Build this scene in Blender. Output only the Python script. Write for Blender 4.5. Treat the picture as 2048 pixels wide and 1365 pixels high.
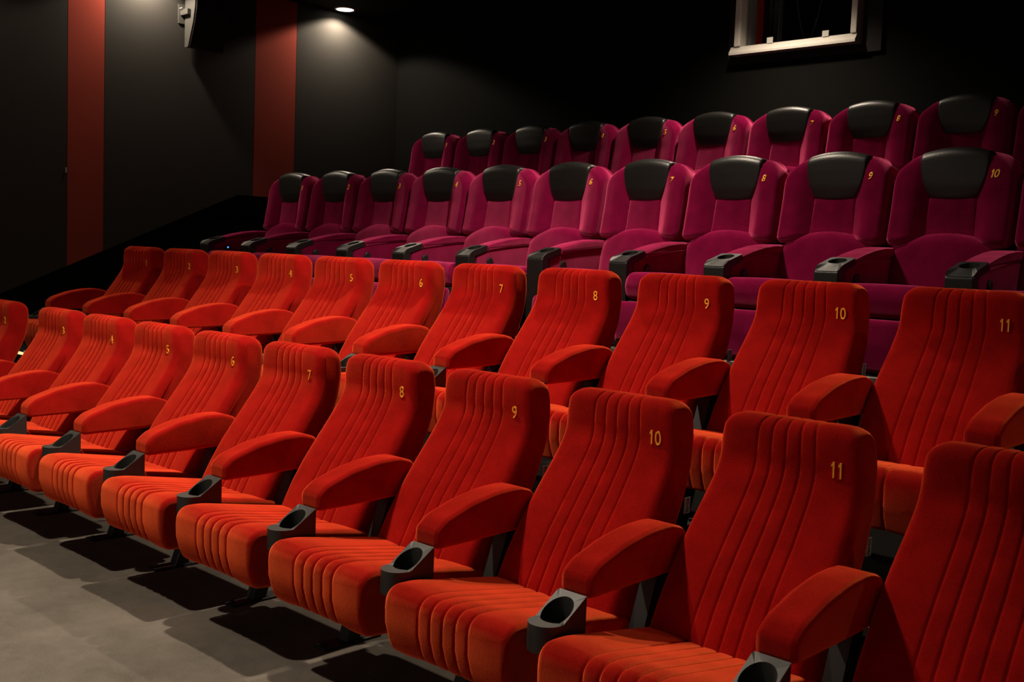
import bpy, bmesh, math, random
from mathutils import Matrix, Vector

for o in list(bpy.data.objects):
    bpy.data.objects.remove(o)
scene = bpy.context.scene
C = scene.collection
random.seed(4)

# ------------------------------------------------------------------ camera
cam_d = bpy.data.cameras.new('camera')
cam = bpy.data.objects.new('camera', cam_d)
C.objects.link(cam)
RGT = (0.714817086, 0.698261883, 0.038299819)
UPV = (-0.084528333, 0.031906540, 0.995910103)
FWD = (-0.694184049, 0.715130978, -0.081830253)
EYE = (0.0, 0.0, 1.41)
cam.matrix_world = Matrix(((RGT[0], UPV[0], -FWD[0], EYE[0]),
                           (RGT[1], UPV[1], -FWD[1], EYE[1]),
                           (RGT[2], UPV[2], -FWD[2], EYE[2]),
                           (0, 0, 0, 1)))
cam_d.sensor_width = 36.0
cam_d.lens = 36.0 * 2190 / 2048
cam_d.clip_start = 0.05
cam_d.dof.use_dof = True
cam_d.dof.focus_distance = 4.3
cam_d.dof.aperture_fstop = 9.0
scene.camera = cam

# ------------------------------------------------------------------ world, exposure
w = bpy.data.worlds.new('world')
scene.world = w
w.use_nodes = True
w.node_tree.nodes['Background'].inputs[0].default_value = (1.0, 0.86, 0.7, 1)
w.node_tree.nodes['Background'].inputs[1].default_value = 0.18
scene.view_settings.view_transform = 'Standard'
scene.view_settings.look = 'None'
scene.view_settings.gamma = 1.0
scene.view_settings.use_curve_mapping = False
scene.view_settings.exposure = 0.9

# ceiling downlights: (x, y, watts); each gets a fixture and a spot lamp further down
CEIL = 3.66
LAMP_COL = (1.0, 0.83, 0.64)
SPOT_DEG = 118
LAMPS = [(-8.70, 6.49, 42), (-8.70, 4.50, 46), (-8.70, 2.52, 24), (-8.70, 0.60, 10),
         (-4.25, 6.49, 85), (-3.95, 4.50, 120), (-3.95, 2.52, 180), (-3.95, 0.70, 135),
         (0.65, 6.49, 20), (0.65, 4.50, 26)]

# ------------------------------------------------------------------ helpers
def obj(name, bm_or_me, mat=None, parent=None, smooth=True):
    if isinstance(bm_or_me, bmesh.types.BMesh):
        bmesh.ops.recalc_face_normals(bm_or_me, faces=bm_or_me.faces)
        me = bpy.data.meshes.new(name)
        bm_or_me.to_mesh(me)
        bm_or_me.free()
        if smooth:
            for p in me.polygons:
                p.use_smooth = True
    else:
        me = bm_or_me
    if mat is not None and not me.materials:
        me.materials.append(mat)
    o = bpy.data.objects.new(name, me)
    C.objects.link(o)
    if parent:
        o.parent = parent
    return o

def tag(o, label, cat, group=None):
    o['label'] = label
    o['category'] = cat
    if group:
        o['group'] = group
    return o

def struct(o, label=None):
    o['kind'] = 'structure'
    if label:
        o['label'] = label
    return o

def empty(name, loc, rz=0):
    o = bpy.data.objects.new(name, None)
    o.empty_display_size = 0.1
    C.objects.link(o)
    o.location = loc
    o.rotation_euler = (0, 0, rz)
    return o

def box(bm, x0, x1, y0, y1, z0, z1, bev=0.0, seg=2):
    vs = [bm.verts.new((x, y, z)) for x in (x0, x1) for y in (y0, y1) for z in (z0, z1)]
    f = [(0, 1, 3, 2), (4, 6, 7, 5), (0, 4, 5, 1), (2, 3, 7, 6), (0, 2, 6, 4), (1, 5, 7, 3)]
    fs = [bm.faces.new([vs[i] for i in q]) for q in f]
    if bev:
        es = list({e for q in fs for e in q.edges})
        bmesh.ops.bevel(bm, geom=es, offset=bev, segments=seg, profile=0.5, affect='EDGES')
    return bm

def mbox(*a, **k):
    return box(bmesh.new(), *a, **k)

def prism(bm, pts, axis, a, b):
    """extrude polygon pts along axis ('x','y' or 'z') from a to b"""
    def mk(p, t):
        if axis == 'x': return (t, p[0], p[1])
        if axis == 'y': return (p[0], t, p[1])
        return (p[0], p[1], t)
    A = [bm.verts.new(mk(p, a)) for p in pts]
    B = [bm.verts.new(mk(p, b)) for p in pts]
    n = len(pts)
    for i in range(n):
        bm.faces.new((A[i], A[(i+1) % n], B[(i+1) % n], B[i]))
    bm.faces.new(A)
    bm.faces.new(B[::-1])
    return bm

def fillet(ctrl, seg=6, maxlen=0.035):
    """closed polyline (u,v,r) -> rounded dense loop"""
    n = len(ctrl)
    out = []
    for i in range(n):
        p0 = Vector(ctrl[i-1][:2]); p1 = Vector(ctrl[i][:2]); p2 = Vector(ctrl[(i+1) % n][:2])
        r = ctrl[i][2] if len(ctrl[i]) > 2 else 0
        d1 = (p0-p1).normalized(); d2 = (p2-p1).normalized()
        ang = d1.angle(d2)
        if r <= 0 or ang > 3.13:
            out.append(p1); continue
        t = r/math.tan(ang/2)
        t = min(t, 0.49*(p0-p1).length, 0.49*(p2-p1).length)
        r = t*math.tan(ang/2)
        c = p1+(d1+d2).normalized()*(r/math.sin(ang/2))
        a = p1+d1*t; b = p1+d2*t
        va = a-c; vb = b-c
        tot = va.angle(vb)
        k = max(2, int(round(seg*tot/1.57)))
        for j in range(k+1):
            s = j/k
            if tot < 1e-4:
                q = va.lerp(vb, s)
            else:
                q = (va*math.sin((1-s)*tot)+vb*math.sin(s*tot))/math.sin(tot)
            out.append(c+q)
    res = []
    m = len(out)
    for i in range(m):
        a = out[i]; b = out[(i+1) % m]
        L = (b-a).length
        if L < 1e-6:
            continue
        k = max(1, math.ceil(L/maxlen))
        for j in range(k):
            res.append(a.lerp(b, j/k))
    return res

def loop_normals(lp):
    n = len(lp)
    area = sum(lp[i].x*lp[(i+1) % n].y-lp[(i+1) % n].x*lp[i].y for i in range(n))
    s = 1 if area > 0 else -1
    N = []
    for i in range(n):
        t = lp[(i+1) % n]-lp[i-1]
        N.append(Vector((t.y, -t.x)).normalized()*s)
    return N

def pad(profile, hw, rx, rin, offs=lambda x: 0.0, xs=None, wfun=None, yfun=None, seg=6):
    """closed (y,z) profile swept along x from -hw to hw, its sides rounded by insetting;
    offs(x) pushes the surface in; wfun(z) scales the width; yfun(x,y,z) shifts y"""
    lp = profile
    N = loop_normals(lp)
    left = sorted(((-hw+rx*(1-math.sin(math.pi/2*k/seg)), rin*(1-math.cos(math.pi/2*k/seg))) for k in range(seg+1)))
    mid = [(x, 0.0) for x in sorted(xs or [0.0]) if -hw+rx+1e-4 < x < hw-rx-1e-4]
    right = [(-x, i) for x, i in reversed(left)]
    stations = left+mid+right
    bm = bmesh.new()
    rings = []
    for x, ins in stations:
        d = ins+offs(x)
        ring = []
        for p, nn in zip(lp, N):
            q = p-nn*d
            X = x*(wfun(q.y) if wfun else 1.0)
            Y = q.x+(yfun(X, q.x, q.y) if yfun else 0.0)
            ring.append(bm.verts.new((X, Y, q.y)))
        rings.append(ring)
    n = len(lp)
    for a, b in zip(rings[:-1], rings[1:]):
        for i in range(n):
            bm.faces.new((a[i], a[(i+1) % n], b[(i+1) % n], b[i]))
    bm.faces.new(rings[0])
    bm.faces.new(rings[-1][::-1])
    return bm

def loft(stations):
    """stations: list of (x, loop of (y,z)), equal counts"""
    bm = bmesh.new()
    rings = [[bm.verts.new((x, p[0], p[1])) for p in lp] for x, lp in stations]
    n = len(rings[0])
    for a, b in zip(rings[:-1], rings[1:]):
        for i in range(n):
            bm.faces.new((a[i], a[(i+1) % n], b[(i+1) % n], b[i]))
    bm.faces.new(rings[0]); bm.faces.new(rings[-1][::-1])
    return bm

def interp(tab, z):
    if z <= tab[0][0]: return tab[0][1]
    for (a, va), (b, vb) in zip(tab[:-1], tab[1:]):
        if z <= b:
            return va+(vb-va)*(z-a)/(b-a)
    return tab[-1][1]

def tube(bm, pts, r, n=8):
    P = [Vector(p) for p in pts]
    rings = []
    for i, p in enumerate(P):
        t = (P[min(i+1, len(P)-1)]-P[max(i-1, 0)]).normalized()
        a = t.orthogonal().normalized(); b = t.cross(a)
        if rings:
            pa = rings_a
            a = (pa-t*pa.dot(t)).normalized(); b = t.cross(a)
        rings_a = a
        rings.append([bm.verts.new(p+(a*math.cos(2*math.pi*k/n)+b*math.sin(2*math.pi*k/n))*r) for k in range(n)])
    for u, v in zip(rings[:-1], rings[1:]):
        for k in range(n):
            bm.faces.new((u[k], u[(k+1) % n], v[(k+1) % n], v[k]))
    bm.faces.new(rings[0]); bm.faces.new(rings[-1][::-1])
    return bm

def disc(bm, c, axis, r, h, n=28, bev=0.0):
    """short cylinder, axis 'x' or 'z', from c by h"""
    def mk(a, rr, t):
        if axis == 'x': return (c[0]+t, c[1]+rr*math.cos(a), c[2]+rr*math.sin(a))
        return (c[0]+rr*math.cos(a), c[1]+rr*math.sin(a), c[2]+t)
    prof = [(r, 0), (r, h*0.7), (r-bev, h)] if bev else [(r, 0), (r, h)]
    rings = [[bm.verts.new(mk(2*math.pi*k/n, rr, t)) for k in range(n)] for rr, t in prof]
    for u, v in zip(rings[:-1], rings[1:]):
        for k in range(n):
            bm.faces.new((u[k], u[(k+1) % n], v[(k+1) % n], v[k]))
    bm.faces.new(rings[0]); bm.faces.new(rings[-1])
    return bm

# ------------------------------------------------------------------ materials
def nmat(name):
    m = bpy.data.materials.new(name)
    m.use_nodes = True
    nt = m.node_tree
    for n in list(nt.nodes):
        nt.nodes.remove(n)
    out = nt.nodes.new('ShaderNodeOutputMaterial')
    return m, nt, out

def N_(nt, t, **kw):
    n = nt.nodes.new(t)
    for k, v in kw.items():
        if k.startswith('i_'):
            n.inputs[k[2:].replace('_', ' ')].default_value = v
        else:
            setattr(n, k, v)
    return n

def mixcol(nt, fac, a, b):
    n = nt.nodes.new('ShaderNodeMix'); n.data_type = 'RGBA'
    n.inputs[6].default_value = a; n.inputs[7].default_value = b
    nt.links.new(fac, n.inputs[0])
    return n.outputs[2]

def velvet(name, base, pile, sheen_w, sigma=0.45, rim_w=0.3, scale=260.0):
    m, nt, out = nmat(name)
    L = nt.links
    tc = N_(nt, 'ShaderNodeTexCoord')
    no = N_(nt, 'ShaderNodeTexNoise', i_Scale=scale, i_Detail=2.0, i_Roughness=0.6)
    L.new(tc.outputs['Object'], no.inputs['Vector'])
    n2 = N_(nt, 'ShaderNodeTexNoise', i_Scale=9.0, i_Detail=4.0)
    L.new(tc.outputs['Object'], n2.inputs['Vector'])
    mx = N_(nt, 'ShaderNodeMath', operation='MULTIPLY_ADD')
    L.new(no.outputs['Fac'], mx.inputs[0]); mx.inputs[1].default_value = 0.8
    L.new(n2.outputs['Fac'], mx.inputs[2])
    mr = N_(nt, 'ShaderNodeMapRange')
    mr.inputs['From Min'].default_value = 0.55; mr.inputs['From Max'].default_value = 1.25
    L.new(mx.outputs[0], mr.inputs['Value'])
    dark = tuple(c*0.66 for c in base)+(1,)
    lite = tuple(c*1.34 for c in base)+(1,)
    col = mixcol(nt, mr.outputs[0], dark, lite)
    dif = N_(nt, 'ShaderNodeBsdfDiffuse', i_Roughness=0.6)
    L.new(col, dif.inputs['Color'])
    sh = N_(nt, 'ShaderNodeBsdfSheen', distribution='ASHIKHMIN', i_Roughness=sigma)
    colp = mixcol(nt, mr.outputs[0], tuple(c*0.8*sheen_w for c in pile)+(1,), tuple(c*1.2*sheen_w for c in pile)+(1,))
    L.new(colp, sh.inputs['Color'])
    bp = N_(nt, 'ShaderNodeBump', i_Strength=0.4, i_Distance=0.002)
    L.new(no.outputs['Fac'], bp.inputs['Height'])
    L.new(bp.outputs[0], dif.inputs['Normal']); L.new(bp.outputs[0], sh.inputs['Normal'])
    rim = N_(nt, 'ShaderNodeBsdfSheen', distribution='MICROFIBER', i_Roughness=0.3)
    rim.inputs['Color'].default_value = tuple(c*rim_w for c in pile)+(1,)
    L.new(bp.outputs[0], rim.inputs['Normal'])
    ad = N_(nt, 'ShaderNodeAddShader')
    L.new(dif.outputs[0], ad.inputs[0]); L.new(sh.outputs[0], ad.inputs[1])
    ad2 = N_(nt, 'ShaderNodeAddShader')
    L.new(ad.outputs[0], ad2.inputs[0]); L.new(rim.outputs[0], ad2.inputs[1])
    L.new(ad2.outputs[0], out.inputs[0])
    return m

def plain(name, col, rough=0.6, spec=0.5, metal=0.0, noise=0.0, nscale=60.0, bump=0.0, bscale=200.0):
    m, nt, out = nmat(name)
    L = nt.links
    b = N_(nt, 'ShaderNodeBsdfPrincipled')
    b.inputs['Base Color'].default_value = tuple(col)+(1,)
    b.inputs['Roughness'].default_value = rough
    b.inputs['Specular IOR Level'].default_value = spec
    b.inputs['Metallic'].default_value = metal
    tc = N_(nt, 'ShaderNodeTexCoord')
    if noise:
        no = N_(nt, 'ShaderNodeTexNoise', i_Scale=nscale, i_Detail=4.0)
        L.new(tc.outputs['Object'], no.inputs['Vector'])
        L.new(mixcol(nt, no.outputs['Fac'], tuple(c*(1-noise) for c in col)+(1,), tuple(c*(1+noise) for c in col)+(1,)), b.inputs['Base Color'])
    if bump:
        n3 = N_(nt, 'ShaderNodeTexNoise', i_Scale=bscale, i_Detail=3.0)
        L.new(tc.outputs['Object'], n3.inputs['Vector'])
        bp = N_(nt, 'ShaderNodeBump', i_Strength=bump, i_Distance=0.003)
        L.new(n3.outputs['Fac'], bp.inputs['Height'])
        L.new(bp.outputs[0], b.inputs['Normal'])
    L.new(b.outputs[0], out.inputs[0])
    return m

def emit(name, col, s):
    m, nt, out = nmat(name)
    e = N_(nt, 'ShaderNodeEmission', i_Strength=s)
    e.inputs['Color'].default_value = tuple(col)+(1,)
    nt.links.new(e.outputs[0], out.inputs[0])
    return m

M = {}
RED, PILE = (0.36, 0.0085, 0.0072), (1.0, 0.19, 0.05)
M['red'] = velvet('red_velvet_seat_lit', RED, PILE, 0.60, 0.58, 0.45)  # seat copy: stronger sheen stands in for extra light on the seat fronts
M['red_arm'] = velvet('red_velvet_arm_dimmed', RED, PILE, 0.26, 0.52, 0.65)  # arm copy of the same cloth, sheen cut so its sides look less lit
M['red_back'] = velvet('red_velvet_back_dimmed', RED, PILE, 0.15, 0.50, 0.75)  # back copy of the same cloth, sheen cut so it looks less lit
M['purple'] = velvet('purple_velvet', (0.19, 0.005, 0.043), (0.85, 0.13, 0.27), 0.40, 0.53, 0.35)
M['plastic'] = plain('black_plastic', (0.010, 0.010, 0.010), 0.42, 0.4, bump=0.08, bscale=400)
M['cup_plastic'] = plain('charcoal_plastic', (0.024, 0.024, 0.023), 0.5, 0.4, bump=0.1, bscale=350)
M['metal_black'] = plain('black_powder_coat', (0.014, 0.014, 0.014), 0.5, 0.4)
M['leather'] = plain('black_leather', (0.009, 0.0085, 0.0075), 0.40, 0.45, bump=0.25, bscale=180)
M['thread'] = plain('yellow_thread', (1.0, 0.50, 0.04), 0.6, 0.3, noise=0.15, nscale=400)
M['tag'] = plain('grey_label_cloth', (0.30, 0.29, 0.27), 0.8, 0.2, noise=0.1)
M['tag_ink'] = plain('black_label_ink', (0.02, 0.02, 0.02), 0.8, 0.2)
M['wall'] = plain('charcoal_wall_fabric', (0.030, 0.028, 0.025), 0.9, 0.1, noise=0.18, nscale=240, bump=0.1, bscale=500)
M['wall_red'] = plain('red_wall_fabric', (0.23, 0.036, 0.022), 0.9, 0.1, noise=0.12, nscale=240, bump=0.1, bscale=500)
M['wall_base'] = plain('black_wall_carpet', (0.004, 0.004, 0.004), 0.95, 0.1, noise=0.2, nscale=200)
M['back'] = plain('black_back_wall_paint', (0.0045, 0.0043, 0.0038), 0.9, 0.1, noise=0.15, nscale=200)
M['ceil'] = plain('black_ceiling', (0.006, 0.006, 0.006), 0.95, 0.1, noise=0.2, nscale=80)
M['frame_white'] = plain('white_frame_paint', (0.62, 0.58, 0.52), 0.5, 0.4, noise=0.08, nscale=30)
M['frame_grey'] = plain('grey_aluminium', (0.30, 0.29, 0.27), 0.4, 0.5, metal=0.3)
M['frame_red'] = plain('red_seal_strip', (0.42, 0.03, 0.015), 0.6, 0.3)
M['frame_dark'] = plain('dark_brown_board', (0.008, 0.005, 0.0045), 0.8, 0.3)
M['booth'] = plain('booth_black', (0.006, 0.006, 0.006), 0.9, 0.1)
M['cable'] = plain('grey_cable', (0.10, 0.095, 0.09), 0.6, 0.3)
M['tape'] = plain('white_tape', (0.55, 0.52, 0.47), 0.7, 0.2)
M['speaker'] = plain('speaker_grey_paint', (0.05, 0.048, 0.044), 0.6, 0.3, bump=0.1)
M['grille'] = plain('speaker_black_grille', (0.005, 0.005, 0.005), 0.7, 0.3, bump=0.3, bscale=300)
M['lamp_on'] = emit('lamp_glow', (1.0, 0.90, 0.74), 5)
M['lamp_trim'] = plain('lamp_trim_white', (0.5, 0.48, 0.45), 0.5, 0.4)
M['led_step'] = emit('step_led_glow', (1.0, 0.70, 0.32), 0.7)
M['led_blue'] = emit('blue_led_glow', (0.05, 0.25, 1.0), 2.0)
M['nosing'] = plain('grey_step_nosing', (0.10, 0.10, 0.095), 0.5, 0.4, metal=0.4)

# worn carpet
m, nt, out = nmat('grey_carpet')
L = nt.links
tc = N_(nt, 'ShaderNodeTexCoord')
na = N_(nt, 'ShaderNodeTexNoise', i_Scale=2.3, i_Detail=5.0, i_Roughness=0.62)
nb = N_(nt, 'ShaderNodeTexNoise', i_Scale=160.0, i_Detail=3.0)
nc = N_(nt, 'ShaderNodeTexNoise', i_Scale=12.0, i_Detail=5.0, i_Roughness=0.7)
for q in (na, nb, nc):
    L.new(tc.outputs['Object'], q.inputs['Vector'])
ma = N_(nt, 'ShaderNodeMath', operation='MULTIPLY_ADD'); ma.inputs[1].default_value = 0.45
L.new(nc.outputs['Fac'], ma.inputs[0]); L.new(na.outputs['Fac'], ma.inputs[2])
mb_ = N_(nt, 'ShaderNodeMath', operation='MULTIPLY_ADD'); mb_.inputs[1].default_value = 0.5
L.new(nb.outputs['Fac'], mb_.inputs[0]); L.new(ma.outputs[0], mb_.inputs[2])
mr = N_(nt, 'ShaderNodeMapRange'); mr.inputs['From Min'].default_value = 0.65; mr.inputs['From Max'].default_value = 1.3
L.new(mb_.outputs[0], mr.inputs['Value'])
col = mixcol(nt, mr.outputs[0], (0.10, 0.089, 0.076, 1), (0.21, 0.186, 0.158, 1))
b = N_(nt, 'ShaderNodeBsdfPrincipled', i_Roughness=0.95)
b.inputs['Specular IOR Level'].default_value = 0.1
L.new(col, b.inputs['Base Color'])
bp = N_(nt, 'ShaderNodeBump', i_Strength=0.5, i_Distance=0.004)
L.new(nb.outputs['Fac'], bp.inputs['Height']); L.new(bp.outputs[0], b.inputs['Normal'])
L.new(b.outputs[0], out.inputs[0])
M['carpet'] = m
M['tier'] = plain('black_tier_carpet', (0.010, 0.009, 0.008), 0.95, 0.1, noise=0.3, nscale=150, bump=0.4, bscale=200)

# window glass
m, nt, out = nmat('booth_window_glass')
b = N_(nt, 'ShaderNodeBsdfPrincipled', i_Roughness=0.02)
b.inputs['Transmission Weight'].default_value = 1.0
b.inputs['IOR'].default_value = 1.45
nt.links.new(b.outputs[0], out.inputs[0])
M['glass'] = m

# ------------------------------------------------------------------ the room
XW, YB = -8.85, 7.28            # face of left wall, face of back wall
F2, F3, F4 = 0.365, 0.93, 1.414  # platform heights of rows two to four
E2, E3, E4 = 2.96, 4.40, 5.92   # platform front edges
XA = -7.90                      # aisle between wall and rows

fl = obj('floor', mbox(XW, 1.2, -5.0, E2, -0.1, 0.0), M['carpet'], smooth=False)
struct(fl, 'worn grey carpet floor in front of the seats')
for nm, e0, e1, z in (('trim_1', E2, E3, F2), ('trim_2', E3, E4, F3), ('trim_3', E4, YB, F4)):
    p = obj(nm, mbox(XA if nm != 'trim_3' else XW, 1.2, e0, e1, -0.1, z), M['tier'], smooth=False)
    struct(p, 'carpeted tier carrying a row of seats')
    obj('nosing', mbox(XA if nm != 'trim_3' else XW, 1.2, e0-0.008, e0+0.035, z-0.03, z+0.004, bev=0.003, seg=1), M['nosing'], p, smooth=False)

# aisle steps along the left wall, with lit nosings
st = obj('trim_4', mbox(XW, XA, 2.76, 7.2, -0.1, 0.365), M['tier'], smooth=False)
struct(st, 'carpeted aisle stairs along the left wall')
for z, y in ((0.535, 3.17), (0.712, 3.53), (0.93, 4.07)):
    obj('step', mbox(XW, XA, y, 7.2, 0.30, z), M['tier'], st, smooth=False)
for z, y in ((0.365, 2.76), (0.535, 3.17), (0.712, 3.53), (0.93, 4.07)):
    obj('step_light', mbox(XW+0.05, XA-0.01, y-0.006, y+0.02, z-0.004, z+0.012, bev=0.003, seg=1), M['led_step'], st, smooth=False)

# left wall: black base, charcoal and red cloth panels above a sloping edge
wl = obj('wall_left', mbox(XW-0.12, XW-0.022, -5.0, YB+0.1, -0.1, CEIL), M['wall_base'], smooth=False)
struct(wl, 'dark left wall with charcoal and red cloth panels')
def dado(y):
    return min(1.826, max(0.12, 0.924+(y-3.344)*0.4293))
KINK = 3.344+(1.826-0.924)/0.4293
edges = [-5.0, -2.2, 0.6, 3.871, 4.179, 5.605, 6.052, YB]
for i, (a, c) in enumerate(zip(edges[:-1], edges[1:])):
    g = 0.002
    pts = [(a+g, dado(a)), ]
    for k in ([KINK] if a < KINK < c else []) + ([1.471] if a < 1.471 < c else []):
        pts.append((k, dado(k)))
    pts += [(c-g, dado(c)), (c-g, CEIL), (a+g, CEIL)]
    red = i in (3, 5)
    q = obj('wall_panel', prism(bmesh.new(), pts, 'x', XW-0.022, XW), M['wall_red' if red else 'wall'], wl, smooth=False)
    if red:
        q['label'] = 'tall red cloth wall stripe'

# back wall with the projection opening
OX0, OX1, OZ0, OZ1 = -4.70, -3.80, 3.02, 3.50
bm = bmesh.new()
box(bm, XW-0.1, OX0, YB, YB+0.12, -0.1, CEIL)
box(bm, OX1, 1.3, YB, YB+0.12, -0.1, CEIL)
box(bm, OX0, OX1, YB, YB+0.12, -0.1, OZ0)
box(bm, OX0, OX1, YB, YB+0.12, OZ1, CEIL)
struct(obj('wall_back', bm, M['back'], smooth=False), 'black back wall behind the last row')
struct(obj('wall_right', mbox(1.2, 1.3, -5.0, YB+0.1, -0.1, CEIL), M['wall'], smooth=False), 'charcoal right side wall')
struct(obj('ceiling', mbox(XW-0.12, 1.3, -5.0, YB+0.1, CEIL, CEIL+0.1), M['ceil'], smooth=False), 'black ceiling')

# projection window
wn = obj('window_1', mbox(-4.84, -3.60, YB-0.03, YB-0.001, 2.89, OZ0-0.07), M['frame_dark'], smooth=False)
struct(wn, 'projection booth window with white frame')
obj('surround_board', mbox(-3.735, -3.60, YB-0.03, YB-0.001, OZ0-0.07, 3.6), M['frame_dark'], wn, smooth=False)
obj('surround_board', mbox(-4.84, -4.79, YB-0.03, YB-0.001, OZ0-0.07, 3.6), M['frame_dark'], wn, smooth=False)
FY = YB-0.11
obj('window_sill', prism(bmesh.new(), [(FY, 2.955), (FY, 2.972), (FY+0.03, 3.018), (YB+0.16, 3.018), (YB+0.16, 2.955)], 'x', -4.785, -3.755), M['frame_white'], wn, smooth=False)
obj('frame_bar', mbox(-4.75, -4.70, FY+0.01, YB+0.06, 3.018, 3.52, bev=0.005), M['frame_white'], wn, smooth=False)
obj('frame_bar', mbox(-3.80, -3.755, FY+0.01, YB+0.06, 3.018, 3.52, bev=0.005), M['frame_white'], wn, smooth=False)
obj('frame_bar', mbox(-4.75, -3.755, FY+0.01, YB+0.06, 3.50, 3.55, bev=0.005), M['frame_white'], wn, smooth=False)
for k in range(3):
    obj('jamb_strip', mbox(-4.70, -4.694+0.004*(k % 2), YB-0.02+0.045*k, YB+0.02+0.045*k, 3.018, 3.5), M['frame_grey'], wn, smooth=False)
obj('red_jamb_strip', mbox(-4.70, -4.69, YB+0.12, YB+0.20, 3.018, 3.5), M['frame_red'], wn, smooth=False)
obj('red_seal', mbox(-4.69, -3.80, YB+0.155, YB+0.165, 3.018, 3.026), M['frame_red'], wn, smooth=False)
gl = obj('pane', mbox(-4.70, -3.80, YB+0.20, YB+0.206, 3.0, 3.52), M['glass'], wn, smooth=False)
for x in (-4.47, -4.02):
    obj('tape', mbox(x, x+0.05, FY+0.02, FY+0.024, 3.016, 3.058), M['tape'], wn, smooth=False)
# the dark booth behind the pane
bm = bmesh.new()
box(bm, -5.2, -3.3, YB+1.3, YB+1.35, 2.6, 3.9)
box(bm, -5.25, -5.2, YB+0.12, YB+1.35, 2.6, 3.9)
box(bm, -3.3, -3.25, YB+0.12, YB+1.35, 2.6, 3.9)
box(bm, -5.2, -3.3, YB+0.12, YB+1.35, 2.55, 2.6)
box(bm, -5.2, -3.3, YB+0.12, YB+1.35, 3.9, 3.95)
struct(obj('wall_booth', bm, M['booth'], smooth=False), 'black projection booth behind the window')
rod = obj('stand_rod', tube(bmesh.new(), [(-4.66, YB+0.33, 2.62), (-4.60, YB+0.33, 3.85)], 0.006), M['cable'])
tag(rod, 'thin slanted grey rod behind the booth window', 'rod')
pts = []
for k in range(15):
    t = k/14
    pts.append((-4.50+0.22*t, YB+0.36, 3.60-0.50*math.sin(math.pi*min(1, t*0.78+0.12))))
cb = obj('hanging_cable', tube(bmesh.new(), pts, 0.006, 6), M['cable'])
tag(cb, 'thin grey cable hanging in a loop behind the booth window', 'cable')
led = obj('status_light', disc(bmesh.new(), (-3.80, YB+0.5, 3.36), 'z', 0.006, 0.008, 12), M['led_blue'])
tag(led, 'tiny blue status light inside the projection booth', 'light')

# small clip beside the first red stripe
hk = obj('wall_clip', mbox(XW, XW+0.008, 3.856, 3.866, 1.905, 1.945, bev=0.002), M['frame_grey'], smooth=False)
tag(hk, 'tiny pale clip on the wall at the left red stripe', 'clip')

# ------------------------------------------------------------------ downlights
def downlight(x, y, watts, label):
    t = empty('ceiling_downlight', (x, y, CEIL))
    tag(t, label, 'light', 'recessed ceiling downlights')
    bm = bmesh.new()
    n = 32
    prof = [(0.100, 0.0), (0.098, -0.006), (0.086, -0.008), (0.080, -0.003)]
    rings = [[bm.verts.new((r*math.cos(2*math.pi*k/n), r*math.sin(2*math.pi*k/n), z)) for k in range(n)] for r, z in prof]
    for u, v in zip(rings[:-1], rings[1:]):
        for k in range(n):
            bm.faces.new((u[k], u[(k+1) % n], v[(k+1) % n], v[k]))
    obj('trim_ring', bm, M['lamp_trim'], t)
    obj('lens', disc(bmesh.new(), (0, 0, -0.005), 'z', 0.080, 0.003, 32), M['lamp_on'], t, smooth=False)
    ld = bpy.data.lights.new('downlight_lamp', 'SPOT')
    ld.energy = watts
    ld.color = LAMP_COL
    ld.spot_size = math.radians(142 if x < -8 else 128 if -5 < x < -2 and y > 6 else SPOT_DEG)
    ld.spot_blend = 0.25 if x < -8 else 0.9 if -5 < x < -2 and y > 6 else 0.5
    ld.shadow_soft_size = 0.045
    lo = bpy.data.objects.new('downlight_lamp', ld)
    C.objects.link(lo)
    lo.parent = t
    lo.location = (0, 0, -0.03)
def lamp_place(x, y):
    a = 'above the last row' if y > 5.5 else 'above the third row' if y > 3.5 else 'above the front row' if y > 1.5 else 'above the open floor'
    b_ = 'beside the left wall' if x < -8 else 'over the middle of the rows' if x < -2 else 'beside the right wall'
    return a+', '+b_
for x, y, wt in LAMPS:
    downlight(x, y, wt, 'round lit ceiling downlight '+lamp_place(x, y))

# ------------------------------------------------------------------ wall speaker
sp = empty('wall_speaker', (XW, 4.88, 3.06))
tag(sp, 'black surround speaker hung high on the left wall', 'speaker')
prof = [(0.03, 0.0), (0.085, 0.0), (0.125, 0.10), (0.165, 0.20), (0.195, 0.32), (0.21, 0.50), (0.03, 0.50)]
bm = bmesh.new()
prism(bm, prof, 'y', 0.0, 0.34)
obj('cabinet', bm, M['speaker'], sp, smooth=False)
gp = [(a+0.001, b) for a, b in prof[1:6]]
bm = bmesh.new()
prism(bm, gp+[(a+0.010, b) for a, b in reversed(gp)], 'y', 0.012, 0.328)
obj('grille', bm, M['grille'], sp, smooth=False)
bm = bmesh.new()
box(bm, 0.0, 0.012, -0.05, 0.02, 0.20, 0.36)
box(bm, 0.0, 0.13, -0.035, -0.002, 0.265, 0.315, bev=0.004)
obj('wall_bracket', bm, M['speaker'], sp, smooth=False)
for yy in (-0.045, -0.02):
    obj('bolt', disc(bmesh.new(), (0.075+yy, -0.045, 0.317), 'z', 0.007, 0.008, 10), M['frame_grey'], sp)
bm = bmesh.new()
disc(bm, (0.104, 0.17, 0.045), 'x', 0.011, 0.006, 12)
obj('badge', bm, M['frame_grey'], sp)

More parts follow.
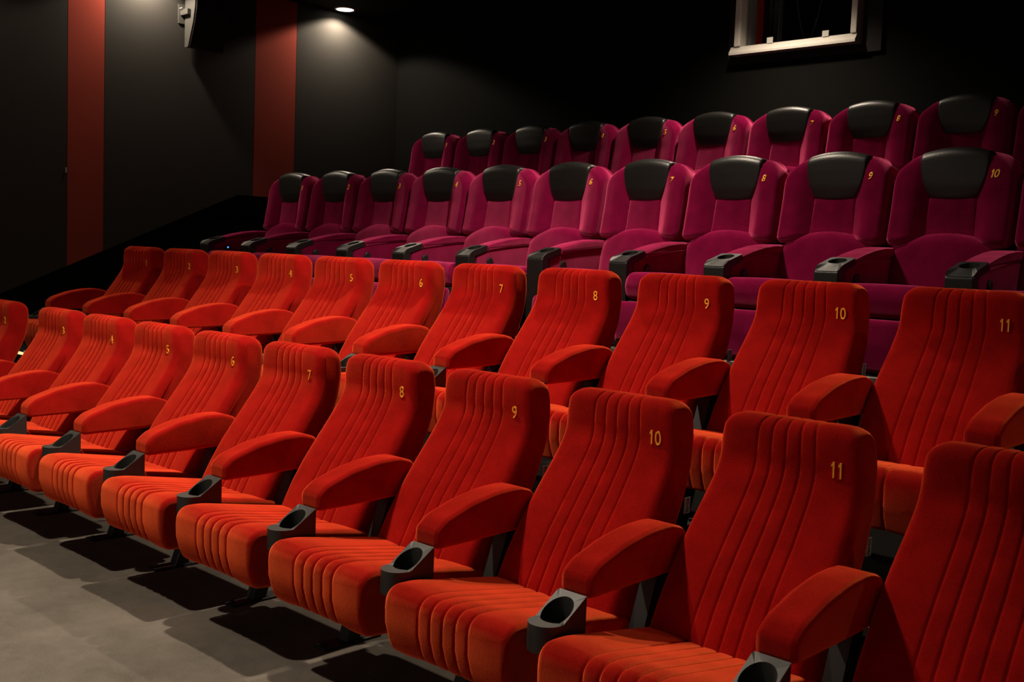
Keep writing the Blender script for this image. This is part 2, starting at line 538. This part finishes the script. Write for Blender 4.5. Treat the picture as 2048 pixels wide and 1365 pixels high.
# ------------------------------------------------------------------ lettering
def flagged(s, size, shear, bold, old):
    """numbers with a 1, the 1 drawn with its flag; other digits taken from the font"""
    bm = bmesh.new()
    cur = 0.0
    h = 0.72*size
    wd = 0.085*size+2*bold
    for ch in s:
        if ch == '1':
            pts = [(0.20*size-wd/2, 0), (0.20*size+wd/2, 0), (0.20*size+wd/2, h), (0.20*size-wd/2, h),
                   (0.20*size-wd/2-0.10*size, h-0.13*size), (0.20*size-wd/2-0.10*size, h-0.13*size-wd*1.1), (0.20*size-wd/2, h-0.06*size-wd*1.2)]
            bm.faces.new([bm.verts.new((cur+x+shear*y, y, 0)) for x, y in pts])
            cur += 0.40*size
        else:
            me = text_raw(ch, size, shear, bold)
            xs = [v.co.x for v in me.vertices]; ys = [v.co.y for v in me.vertices]
            k = h/(max(ys)-min(ys))
            vm = [bm.verts.new((cur+0.03*size+(v.co.x-min(xs)), (v.co.y-min(ys))*k, 0)) for v in me.vertices]
            for p in me.polygons:
                bm.faces.new([vm[i] for i in p.vertices])
            cur += (max(xs)-min(xs))+0.09*size
            bpy.data.meshes.remove(me)
    bm.to_mesh(old); bm.free()
    return old

def text_raw(s, size, shear=0.0, bold=0.0):
    """glyph mesh in the xy plane"""
    cu = bpy.data.curves.new('glyphs', 'FONT')
    cu.body = s
    cu.size = size
    cu.shear = shear
    cu.offset = bold
    cu.align_x = 'CENTER'
    cu.align_y = 'CENTER'
    cu.resolution_u = 4
    cu.extrude = 0.0
    o = bpy.data.objects.new('glyphs', cu)
    C.objects.link(o)
    dg = bpy.context.evaluated_depsgraph_get()
    me = bpy.data.meshes.new_from_object(o.evaluated_get(dg))
    bpy.data.objects.remove(o)
    bpy.data.curves.remove(cu)
    return me

def text_mesh(s, size, shear=0.0, bold=0.0, sx=1.0):
    """flat glyphs centred on the origin in the xz plane, facing -y"""
    me = text_raw(s, size, shear, bold)
    if '1' in s:
        me = flagged(s, size, shear, bold, me)
    xs = [v.co.x for v in me.vertices]; ys = [v.co.y for v in me.vertices]
    cx, cy = (min(xs)+max(xs))/2, (min(ys)+max(ys))/2
    for v in me.vertices:
        v.co = ((v.co.x-cx)*sx, 0.0, v.co.y-cy)
    return me

def thicken(me, d):
    bm = bmesh.new(); bm.from_mesh(me)
    r = bmesh.ops.extrude_face_region(bm, geom=list(bm.faces))
    vs = [g for g in r['geom'] if isinstance(g, bmesh.types.BMVert)]
    bmesh.ops.translate(bm, verts=vs, vec=(0, d, 0))
    bmesh.ops.recalc_face_normals(bm, faces=bm.faces)
    bm.to_mesh(me); bm.free()
    return me

# ------------------------------------------------------------------ red chair meshes
SEAMS = (-0.10, -0.05, 0.0, 0.05, 0.10)
def chan(x, depth, puff):
    d = 0.0
    for s in SEAMS:
        d += depth*math.exp(-((x-s)/0.0034)**2)
    if abs(x) < 0.10:
        u = (abs(x) % 0.05)/0.05
        d -= puff*4*u*(1-u)
    else:
        u = min(1.0, (abs(x)-0.10)/0.12)
        d -= puff*1.3*4*u*(1-u)*0.8
    return d
XS = sorted({round(s+k, 4) for s in SEAMS for k in (-0.016, -0.009, -0.005, -0.0022, 0, 0.0022, 0.005, 0.009, 0.016)}
            | {0.025, -0.025, 0.075, -0.075, 0.125, -0.125, 0.14, -0.14, 0.16, -0.16, 0.18, -0.18, 0.195, -0.195})

BACK_FRONT = [(-0.315, 0.335), (-0.295, 0.372), (-0.245, 0.468), (-0.188, 0.558), (-0.105, 0.668), (-0.045, 0.755), (-0.016, 0.805),
              (-0.004, 0.842), (-0.008, 0.890)]
back_ctrl = [(-0.315, 0.335, 0.05)]
for y, z in BACK_FRONT[1:]:
    back_ctrl.append((y, z, 0.25))
back_ctrl += [(-0.004, 0.973, 0.062), (0.118, 0.972, 0.062), (0.120, 0.86, 0.2), (0.100, 0.76, 0.3), (0.010, 0.58, 0.3), (-0.10, 0.42, 0.2), (-0.19, 0.29, 0.05)]
WT = [(0.40, 1.0), (0.65, 1.0), (0.745, 0.965), (0.83, 0.93), (0.90, 0.905), (0.935, 0.885), (0.955, 0.85), (0.972, 0.79)]
def back_w(z):
    return interp(WT, z)
back_prof = fillet(back_ctrl, seg=7, maxlen=0.03)
RB = {}
RB['back'] = pad(back_prof, 0.242, 0.030, 0.034, lambda x: chan(x, 0.0042, 0.0016), XS, back_w)
seat_ctrl = [(-0.20, 0.372, 0.05), (-0.33, 0.393, 0.3), (-0.50, 0.420, 0.3), (-0.63, 0.441, 0.3), (-0.724, 0.441, 0.06),
             (-0.733, 0.33, 0.25), (-0.697, 0.243, 0.03), (-0.45, 0.225, 0.1), (-0.20, 0.225, 0.05)]
seat_prof = fillet(seat_ctrl, seg=7, maxlen=0.035)
RB['seat'] = pad(seat_prof, 0.250, 0.024, 0.020, lambda x: chan(x, 0.0048, 0.0022)+0.010*math.exp(-(x/0.16)**4)*0.5, XS, lambda z: 1.0)
arm_ctrl = [(-0.526, 0.505, 0.018), (-0.526, 0.560, 0.03), (-0.487, 0.593, 0.08), (-0.378, 0.630, 0.3), (-0.27, 0.650, 0.3), (-0.165, 0.655, 0.2),
            (-0.100, 0.632, 0.035), (-0.095, 0.515, 0.02), (-0.33, 0.508, 0.3)]
arm_prof = fillet(arm_ctrl, seg=6, maxlen=0.03)
RB['arm'] = pad(arm_prof, 0.055, 0.014, 0.016, lambda x: 0.002*math.exp(-((abs(x)-0.046)/0.003)**2), [0, 0.02, -0.02, 0.035, -0.035], None)

# frame post: slanted bar from the floor to the arm
def red_post():
    bm = bmesh.new()
    prism(bm, [(-0.375, 0.0), (-0.318, 0.0), (-0.135, 0.52), (-0.192, 0.52)], 'x', -0.026, 0.026)
    return bm
def red_foot():
    bm = bmesh.new()
    box(bm, -0.036, 0.036, -0.47, -0.22, 0.0, 0.010, bev=0.004)
    for yy in (-0.45, -0.25):
        disc(bm, (0, yy, 0.010), 'z', 0.010, 0.008, 10)
    return bm
RB['post'] = red_post()
RB['foot'] = red_foot()

def holed(outer, hc, hr, ztop, zbot, well, n):
    """solid with plan loop outer (x,y), a round well at hc, top height ztop(x,y)"""
    bm = bmesh.new()
    inner = [(hc[0]+hr*math.cos(2*math.pi*k/n), hc[1]+hr*math.sin(2*math.pi*k/n)) for k in range(n)]
    O1 = [bm.verts.new((x, y, ztop(x, y))) for x, y in outer]
    O0 = [bm.verts.new((x, y, zbot(x, y))) for x, y in outer]
    I1 = [bm.verts.new((x, y, ztop(x, y))) for x, y in inner]
    I0 = [bm.verts.new((x, y, well)) for x, y in inner]
    for k in range(n):
        j = (k+1) % n
        bm.faces.new((O0[k], O0[j], O1[j], O1[k]))
        bm.faces.new((O1[k], O1[j], I1[j], I1[k]))
        bm.faces.new((I1[k], I1[j], I0[j], I0[k]))
    bm.faces.new(I0); bm.faces.new(O0[::-1])
    return bm

def ray_loop(cx, cy, inside, n):
    """plan outline sampled by angle about (cx,cy); inside(x,y) tells membership"""
    out = []
    for k in range(n):
        a = 2*math.pi*k/n
        lo, hi = 0.0, 0.4
        for _ in range(26):
            m_ = (lo+hi)/2
            if inside(cx+m_*math.cos(a), cy+m_*math.sin(a)): lo = m_
            else: hi = m_
        out.append((cx+lo*math.cos(a), cy+lo*math.sin(a)))
    return out
def in_cup(x, y):
    if y > -0.532: return False
    if y > -0.634: return abs(x) < 0.049
    return x*x+(y+0.634)**2 < 0.049**2
def cup_top(x, y):
    return 0.460 if y < -0.622 else min(0.460+(y+0.622)*0.66, 0.516)
n = 72
RB['cup'] = holed(ray_loop(0, -0.60, in_cup, n), (0, -0.594), 0.0435, cup_top, lambda x, y: 0.388, 0.396, n)

RM = {}
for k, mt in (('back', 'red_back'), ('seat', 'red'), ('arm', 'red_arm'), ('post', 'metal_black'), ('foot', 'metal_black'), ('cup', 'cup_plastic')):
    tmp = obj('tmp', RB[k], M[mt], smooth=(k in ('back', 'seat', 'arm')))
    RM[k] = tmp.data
    bpy.data.objects.remove(tmp)
def shell_mesh():
    bm = bmesh.new()
    prism(bm, [(-0.20, 0.275), (-0.08, 0.44), (0.02, 0.585), (0.03, 0.575), (-0.06, 0.42), (-0.17, 0.262)], 'x', -0.205, 0.205)
    return bm
tmp = obj('tmp', shell_mesh(), M['plastic'], smooth=False); RM['shell'] = tmp.data; bpy.data.objects.remove(tmp)
tmp = obj('tmp', mbox(-0.21, 0.21, -0.52, -0.24, 0.205, 0.226, bev=0.008), M['plastic'], smooth=False); RM['pan'] = tmp.data; bpy.data.objects.remove(tmp)
bm = bmesh.new()
tube(bm, [(-0.29, -0.245, 0.30), (0.29, -0.245, 0.30)], 0.018, 10)
tmp = obj('tmp', bm, M['metal_black']); RM['beam'] = tmp.data; bpy.data.objects.remove(tmp)
# care tag sewn into the right rear edge
tmp = obj('tmp', mbox(0.2075, 0.2095, 0.085, 0.117, 0.618, 0.668), M['tag'], smooth=False); RM['tag'] = tmp.data; bpy.data.objects.remove(tmp)
tm = text_mesh('ferco', 0.021, bold=0.0003)
for v in tm.vertices:      # turn to read upwards on the tag's outer side
    v.co = (0.2098, 0.101-v.co.z, 0.643+v.co.x)
RM['tagtext'] = tm

def back_front_y(z):
    tab = sorted((q[1], q[0]) for q in BACK_FRONT)
    return interp(tab, z)

NUM = {}
def red_number(n_):
    if n_ not in NUM:
        me = text_mesh(str(n_), 0.060, bold=0.0, sx=0.86)
        thicken(me, 0.004)
        for v in me.vertices:
            z = 0.859+v.co.z
            v.co = (0.158+v.co.x, -0.0095+v.co.y+max(-0.03, back_front_y(z)+0.003), z)
        NUM[n_] = me
    return NUM[n_]

def red_chair(x, y, z, n_, label, group):
    t = empty('cinema_chair', (x, y, z))
    tag(t, label, 'chair', group)
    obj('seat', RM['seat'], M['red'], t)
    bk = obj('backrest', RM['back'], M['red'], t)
    if n_ is not None:
        nb_ = obj('seat_number', red_number(n_), M['thread'], bk)
        nb_['label'] = 'yellow stitched seat number %d' % n_
    tg = obj('fabric_tag', RM['tag'], M['tag'], bk)
    obj('back_shell', RM['shell'], M['plastic'], t)
    obj('seat_pan', RM['pan'], M['plastic'], t)
    obj('mounting_beam', RM['beam'], M['metal_black'], t)
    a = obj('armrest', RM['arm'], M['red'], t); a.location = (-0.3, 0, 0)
    c = obj('cup_holder', RM['cup'], M['cup_plastic'], t); c.location = (-0.3, 0, 0)
    c['label'] = 'charcoal plastic cup holder'
    l = obj('leg', RM['post'], M['metal_black'], t); l.location = (-0.3, 0, 0)
    f = obj('foot', RM['foot'], M['metal_black'], l)
    obj('tag_lettering', RM['tagtext'], M['tag_ink'], bk)
    return t

WORDS = ['zero', 'one', 'two', 'three', 'four', 'five', 'six', 'seven', 'eight', 'nine', 'ten', 'eleven', 'twelve']
X0, SP = -8.14, 0.60
Y1, Y2, Y3, Y4 = 2.697, 3.8187, 5.1295, 6.6543
for k in range(2, 13):
    dx = -0.25 if k == 2 else 0.0
    lab = 'red velvet cinema chair numbered %s in the front row' % WORDS[k]
    if k == 2: lab = 'red velvet chair at far left of the front row, past a gap'
    if k == 12: lab = 'red velvet chair at far right of the front row, cut by the edge'
    red_chair(X0+SP*k+dx, Y1, 0.0, k, lab, 'red chairs of the front row')
for k in range(1, 13):
    lab = 'red velvet cinema chair numbered %s in the second row' % WORDS[k]
    if k == 1: lab = 'leftmost red velvet chair of the second row, beside the aisle'
    if k == 12: lab = 'red velvet chair right of number 11 in the second row, showing only its armrest'
    red_chair(X0+SP*k, Y2, F2, k, lab, 'red chairs of the second row')

# ------------------------------------------------------------------ purple recliner meshes (z above its floor, y from the number)
def pfront(z, x):
    """front surface of the back at height z and sideways x"""
    c = interp([(0.35, -0.075), (0.48, -0.055), (0.64, -0.016), (0.80, 0.0), (0.95, 0.004), (1.05, 0.02)], z)
    wv = interp([(0.55, -0.062), (0.70, -0.050), (0.85, -0.036), (0.98, -0.018), (1.05, -0.01)], z)
    a = max(0.0, min(1.0, (abs(x)-0.10)/0.10))
    s = a*a*(3-2*a)
    return c+wv*s

def bolster(side):
    sts = []
    x0, x1 = 0.095, 0.287
    xs = [0.0, 0.004, 0.010, 0.022, 0.04, 0.07, 0.10, 0.13, 0.15, 0.164, 0.173, 0.181, 0.187, 0.1905, 0.192]
    for q in xs:
        x = x0+q
        u = q/0.192
        zt = 1.020-0.085*max(0.0, (x-0.15)/0.135)**2.2
        zb = 0.585-0.010*u
        # rounding of inner and outer sides
        e_out = max(0.0, (x-(x1-0.028))/0.028); e_in = max(0.0, ((x0+0.022)-x)/0.022)
        ins = 0.030*(1-math.sqrt(max(0, 1-e_out**2)))+0.030*(1-math.sqrt(max(0, 1-e_in**2)))
        n_ = 18
        lp = []
        zb2, zt2 = zb+ins, zt-ins
        for i in range(n_+1):
            z = zb2+(zt2-zb2)*i/n_
            rt = max(0.0, (z-(zt2-0.05))/0.05); rb = max(0.0, ((zb2+0.035)-z)/0.035)
            rd = 0.05*(1-math.sqrt(max(0.0, 1-rt*rt)))+0.035*(1-math.sqrt(max(0.0, 1-rb*rb)))
            wx = x*(1.0 if z > 0.7 else 1.0)
            lp.append((pfront(z, wx)+ins+rd, z))
        lp.append((0.115-ins*0.3, zt2))
        lp.append((0.125-ins*0.3, (zt2+zb2)/2))
        lp.append((0.09-ins*0.3, zb2))
        sts.append((x*side, lp))
    if side < 0: sts.reverse()
    return loft(sts)

def wide(zl):
    return lambda z: interp(zl, z)
def panel_mesh():
    c = []
    for z in (0.545, 0.60, 0.66, 0.72, 0.775, 0.815):
        c.append((pfront(z, 0)-0.006, z, 0.02))
    prof_ = fillet([(pfront(0.53, 0)+0.02, 0.535, 0.01)]+c+[(0.06, 0.82, 0.01), (0.05, 0.54, 0.01)], maxlen=0.03)
    return pad(prof_, 0.125, 0.014, 0.014, lambda x: -0.003*(1-(x/0.125)**2), [0, 0.03, -0.03, 0.06, -0.06, 0.09, -0.09], wide([(0.54, 1.06), (0.82, 0.90)]))
def headrest_mesh():
    prof_ = fillet([(0.010, 0.800, 0.01), (-0.010, 0.803, 0.010), (-0.020, 0.87, 0.2), (-0.020, 0.95, 0.2), (-0.016, 1.047, 0.06), (0.122, 1.040, 0.05), (0.126, 0.93, 0.03), (0.03, 0.90, 0.03)], maxlen=0.02)
    def zz(z): return interp([(0.800, 0.57), (0.804, 0.62), (0.811, 0.67), (0.824, 0.73), (0.845, 0.80), (0.875, 0.87), (0.915, 0.935), (0.97, 0.985), (1.05, 1.0)], z)
    bm = pad(prof_, 0.168, 0.016, 0.014, lambda x: 0.007*(x/0.168)**2-0.002, [i*0.02 for i in range(-7, 8)], zz)
    for v in bm.verts:
        v.co.z -= 0.020*(v.co.x/0.168)**2*max(0.0, min(1.0, (v.co.z-0.85)/0.15))
    return bm
def lumbar_mesh():
    sts = []
    N__ = 22
    hw = 0.268
    for i in range(N__+1):
        x = -hw*math.cos(math.pi*i/N__)
        u = abs(x)/hw
        zt = 0.645-0.075*u**2.2
        e = max(0.0, (u-0.82)/0.18); ins = 0.045*(1-math.sqrt(max(0.0, 1-e*e)))
        zb = 0.30
        lp = []
        n_ = 14
        for j in range(n_+1):
            z = zb+(zt-ins-zb)*j/n_
            rt = max(0.0, (z-(zt-ins-0.06))/0.06)
            lp.append((interp([(0.30, -0.135), (0.45, -0.115), (0.58, -0.085), (0.66, -0.07)], z)+0.055*(1-math.sqrt(max(0.0, 1-rt*rt)))+ins+0.015*u*u, z))
        lp.append((0.05, zt-ins)); lp.append((0.05, zb))
        sts.append((x, lp))
    return loft(sts)
def pseat_mesh():
    prof_ = fillet([(-0.08, 0.375, 0.03), (-0.35, 0.385, 0.2), (-0.605, 0.395, 0.055), (-0.640, 0.33, 0.1), (-0.615, 0.255, 0.045), (-0.08, 0.245, 0.03)], maxlen=0.04)
    return pad(prof_, 0.236, 0.03, 0.032, lambda x: -0.006*(1-(x/0.236)**2), [i*0.04 for i in range(-5, 6)])
def legrest_mesh():
    prof_ = fillet([(-0.625, 0.245, 0.03), (-0.685, 0.240, 0.03), (-0.700, 0.13, 0.2), (-0.690, 0.020, 0.03), (-0.625, 0.02, 0.03)], maxlen=0.04)
    return pad(prof_, 0.238, 0.025, 0.026, lambda x: -0.004*(1-(x/0.238)**2), [i*0.04 for i in range(-5, 6)])
def armpad_mesh():
    prof_ = fillet([(-0.452, 0.470, 0.004), (-0.452, 0.502, 0.006), (-0.345, 0.530, 0.15), (-0.234, 0.552, 0.15), (-0.137, 0.563, 0.15), (0.03, 0.566, 0.02),
                    (0.03, 0.520, 0.01), (-0.132, 0.516, 0.1), (-0.262, 0.497, 0.1)], maxlen=0.03)
    return pad(prof_, 0.061, 0.012, 0.013, lambda x: -0.003*(1-(x/0.061)**2), [0, 0.02, -0.02, 0.04, -0.04])
def armpanel_mesh():
    prof_ = fillet([(-0.540, 0.12, 0.01), (-0.540, 0.440, 0.02), (-0.45, 0.470, 0.02), (-0.262, 0.494, 0.1), (-0.132, 0.513, 0.1), (0.02, 0.517, 0.01), (0.02, 0.12, 0.01)], maxlen=0.05)
    return pad(prof_, 0.056, 0.008, 0.010, lambda x: -0.002*(1-(x/0.056)**2), [0, 0.03, -0.03])
def in_pcup(x, y):
    cx_ = max(abs(x)-0.048, 0); cy_ = max(abs(y+0.525)-0.066, 0)
    return cx_*cx_+cy_*cy_ < 0.013**2
def pcup_top(x, y):
    zz = 0.510+(y+0.446)*0.30
    if y < -0.565: zz -= ((-0.565-y)/0.04)**2*0.018
    return zz
n = 64
PB = {}
PB['cup'] = (holed(ray_loop(0, -0.525, in_pcup, n), (0, -0.503), 0.042, pcup_top, lambda x, y: min(0.474, 0.440+max(0, y+0.56)*0.32), 0.410, n), 'plastic', False)
PB['post'] = (pad(fillet([(-0.606, 0.455, 0.02), (-0.548, 0.450, 0.01), (-0.548, 0.0, 0.005), (-0.602, 0.0, 0.01)], maxlen=0.08), 0.061, 0.008, 0.008, lambda x: 0.0, [0]), 'plastic', False)
PB['button'] = (disc(bmesh.new(), (0.054, -0.425, 0.41), 'x', 0.026, 0.012, 24, 0.006), 'metal_black', False)
PB['bol_r'] = (bolster(1), 'purple', True)
PB['bol_l'] = (bolster(-1), 'purple', True)
PB['panel'] = (panel_mesh(), 'purple', True)
PB['head'] = (headrest_mesh(), 'leather', True)
PB['lumbar'] = (lumbar_mesh(), 'purple', True)
PB['seat'] = (pseat_mesh(), 'purple', True)
PB['legrest'] = (legrest_mesh(), 'purple', True)
PB['armpad'] = (armpad_mesh(), 'purple', True)
PB['armpanel'] = (armpanel_mesh(), 'purple', True)
PB['base'] = (mbox(-0.225, 0.225, -0.60, 0.06, 0.0, 0.25, bev=0.01), 'metal_black', False)
PB['shell'] = (mbox(-0.265, 0.265, 0.085, 0.125, 0.10, 0.94, bev=0.012), 'plastic', False)
PM = {}
for k, (bm, mt, sm) in PB.items():
    tmp = obj('tmp', bm, M[mt], smooth=sm); PM[k] = tmp.data; bpy.data.objects.remove(tmp)
PNUM = {}
def pnumber(n_):
    if n_ not in PNUM:
        me = text_mesh(str(n_), 0.052, shear=0.22, bold=0.0009, sx=0.92)
        thicken(me, 0.003)
        for v in me.vertices:
            x = 0.197+v.co.x; z = 0.9155+v.co.z
            v.co = (x, pfront(z, x)-0.0018+v.co.y, z)
        PNUM[n_] = me
    return PNUM[n_]
def recliner(x, y, z, n_, label, group, blue=False):
    t = empty('recliner_chair', (x, y, z))
    tag(t, label, 'chair', group)
    obj('seat', PM['seat'], None, t)
    obj('leg_rest', PM['legrest'], None, t)
    obj('lumbar_cushion', PM['lumbar'], None, t)
    obj('back_panel', PM['panel'], None, t)
    h = obj('headrest', PM['head'], None, t); h['label'] = 'black leather headrest'
    obj('side_bolster', PM['bol_l'], None, t)
    br = obj('side_bolster', PM['bol_r'], None, t)
    nb_ = obj('seat_number', pnumber(n_), M['thread'], br)
    nb_['label'] = 'yellow slanted seat number %d' % n_
    obj('base', PM['base'], None, t)
    obj('back_shell', PM['shell'], None, t)
    ap = obj('armrest', PM['armpad'], None, t); ap.location = (-0.3, 0, 0)
    pn = obj('arm_panel', PM['armpanel'], None, t); pn.location = (-0.3, 0, 0)
    bt = obj('control_button', PM['button'], None, pn)
    bt['label'] = 'round black control button'
    if blue:
        obj('indicator_light', disc(bmesh.new(), (0.066, -0.425, 0.424), 'x', 0.005, 0.004, 10), M['led_blue'], pn)
    cp = obj('cup_holder', PM['cup'], None, t); cp.location = (-0.3, 0, 0)
    cp['label'] = 'black plastic cup holder'
    ps = obj('arm_post', PM['post'], None, t); ps.location = (-0.3, 0, 0)
    return t
for k in range(1, 12):
    lab = 'purple recliner with black headrest numbered %s in the third row' % WORDS[k]
    if k == 11: lab = 'purple recliner at far right of the third row, cut by the edge'
    recliner(X0+SP*k, Y3, F3, k, lab, 'purple recliners of the third row', blue=(k == 1))
for k in range(1, 11):
    lab = 'purple recliner with black headrest numbered %s in the last row' % WORDS[k]
    if k == 10: lab = 'purple recliner at far right of the last row, a sliver at the edge'
    recliner(X0+SP*k, Y4, F4, k, lab, 'purple recliners of the last row')
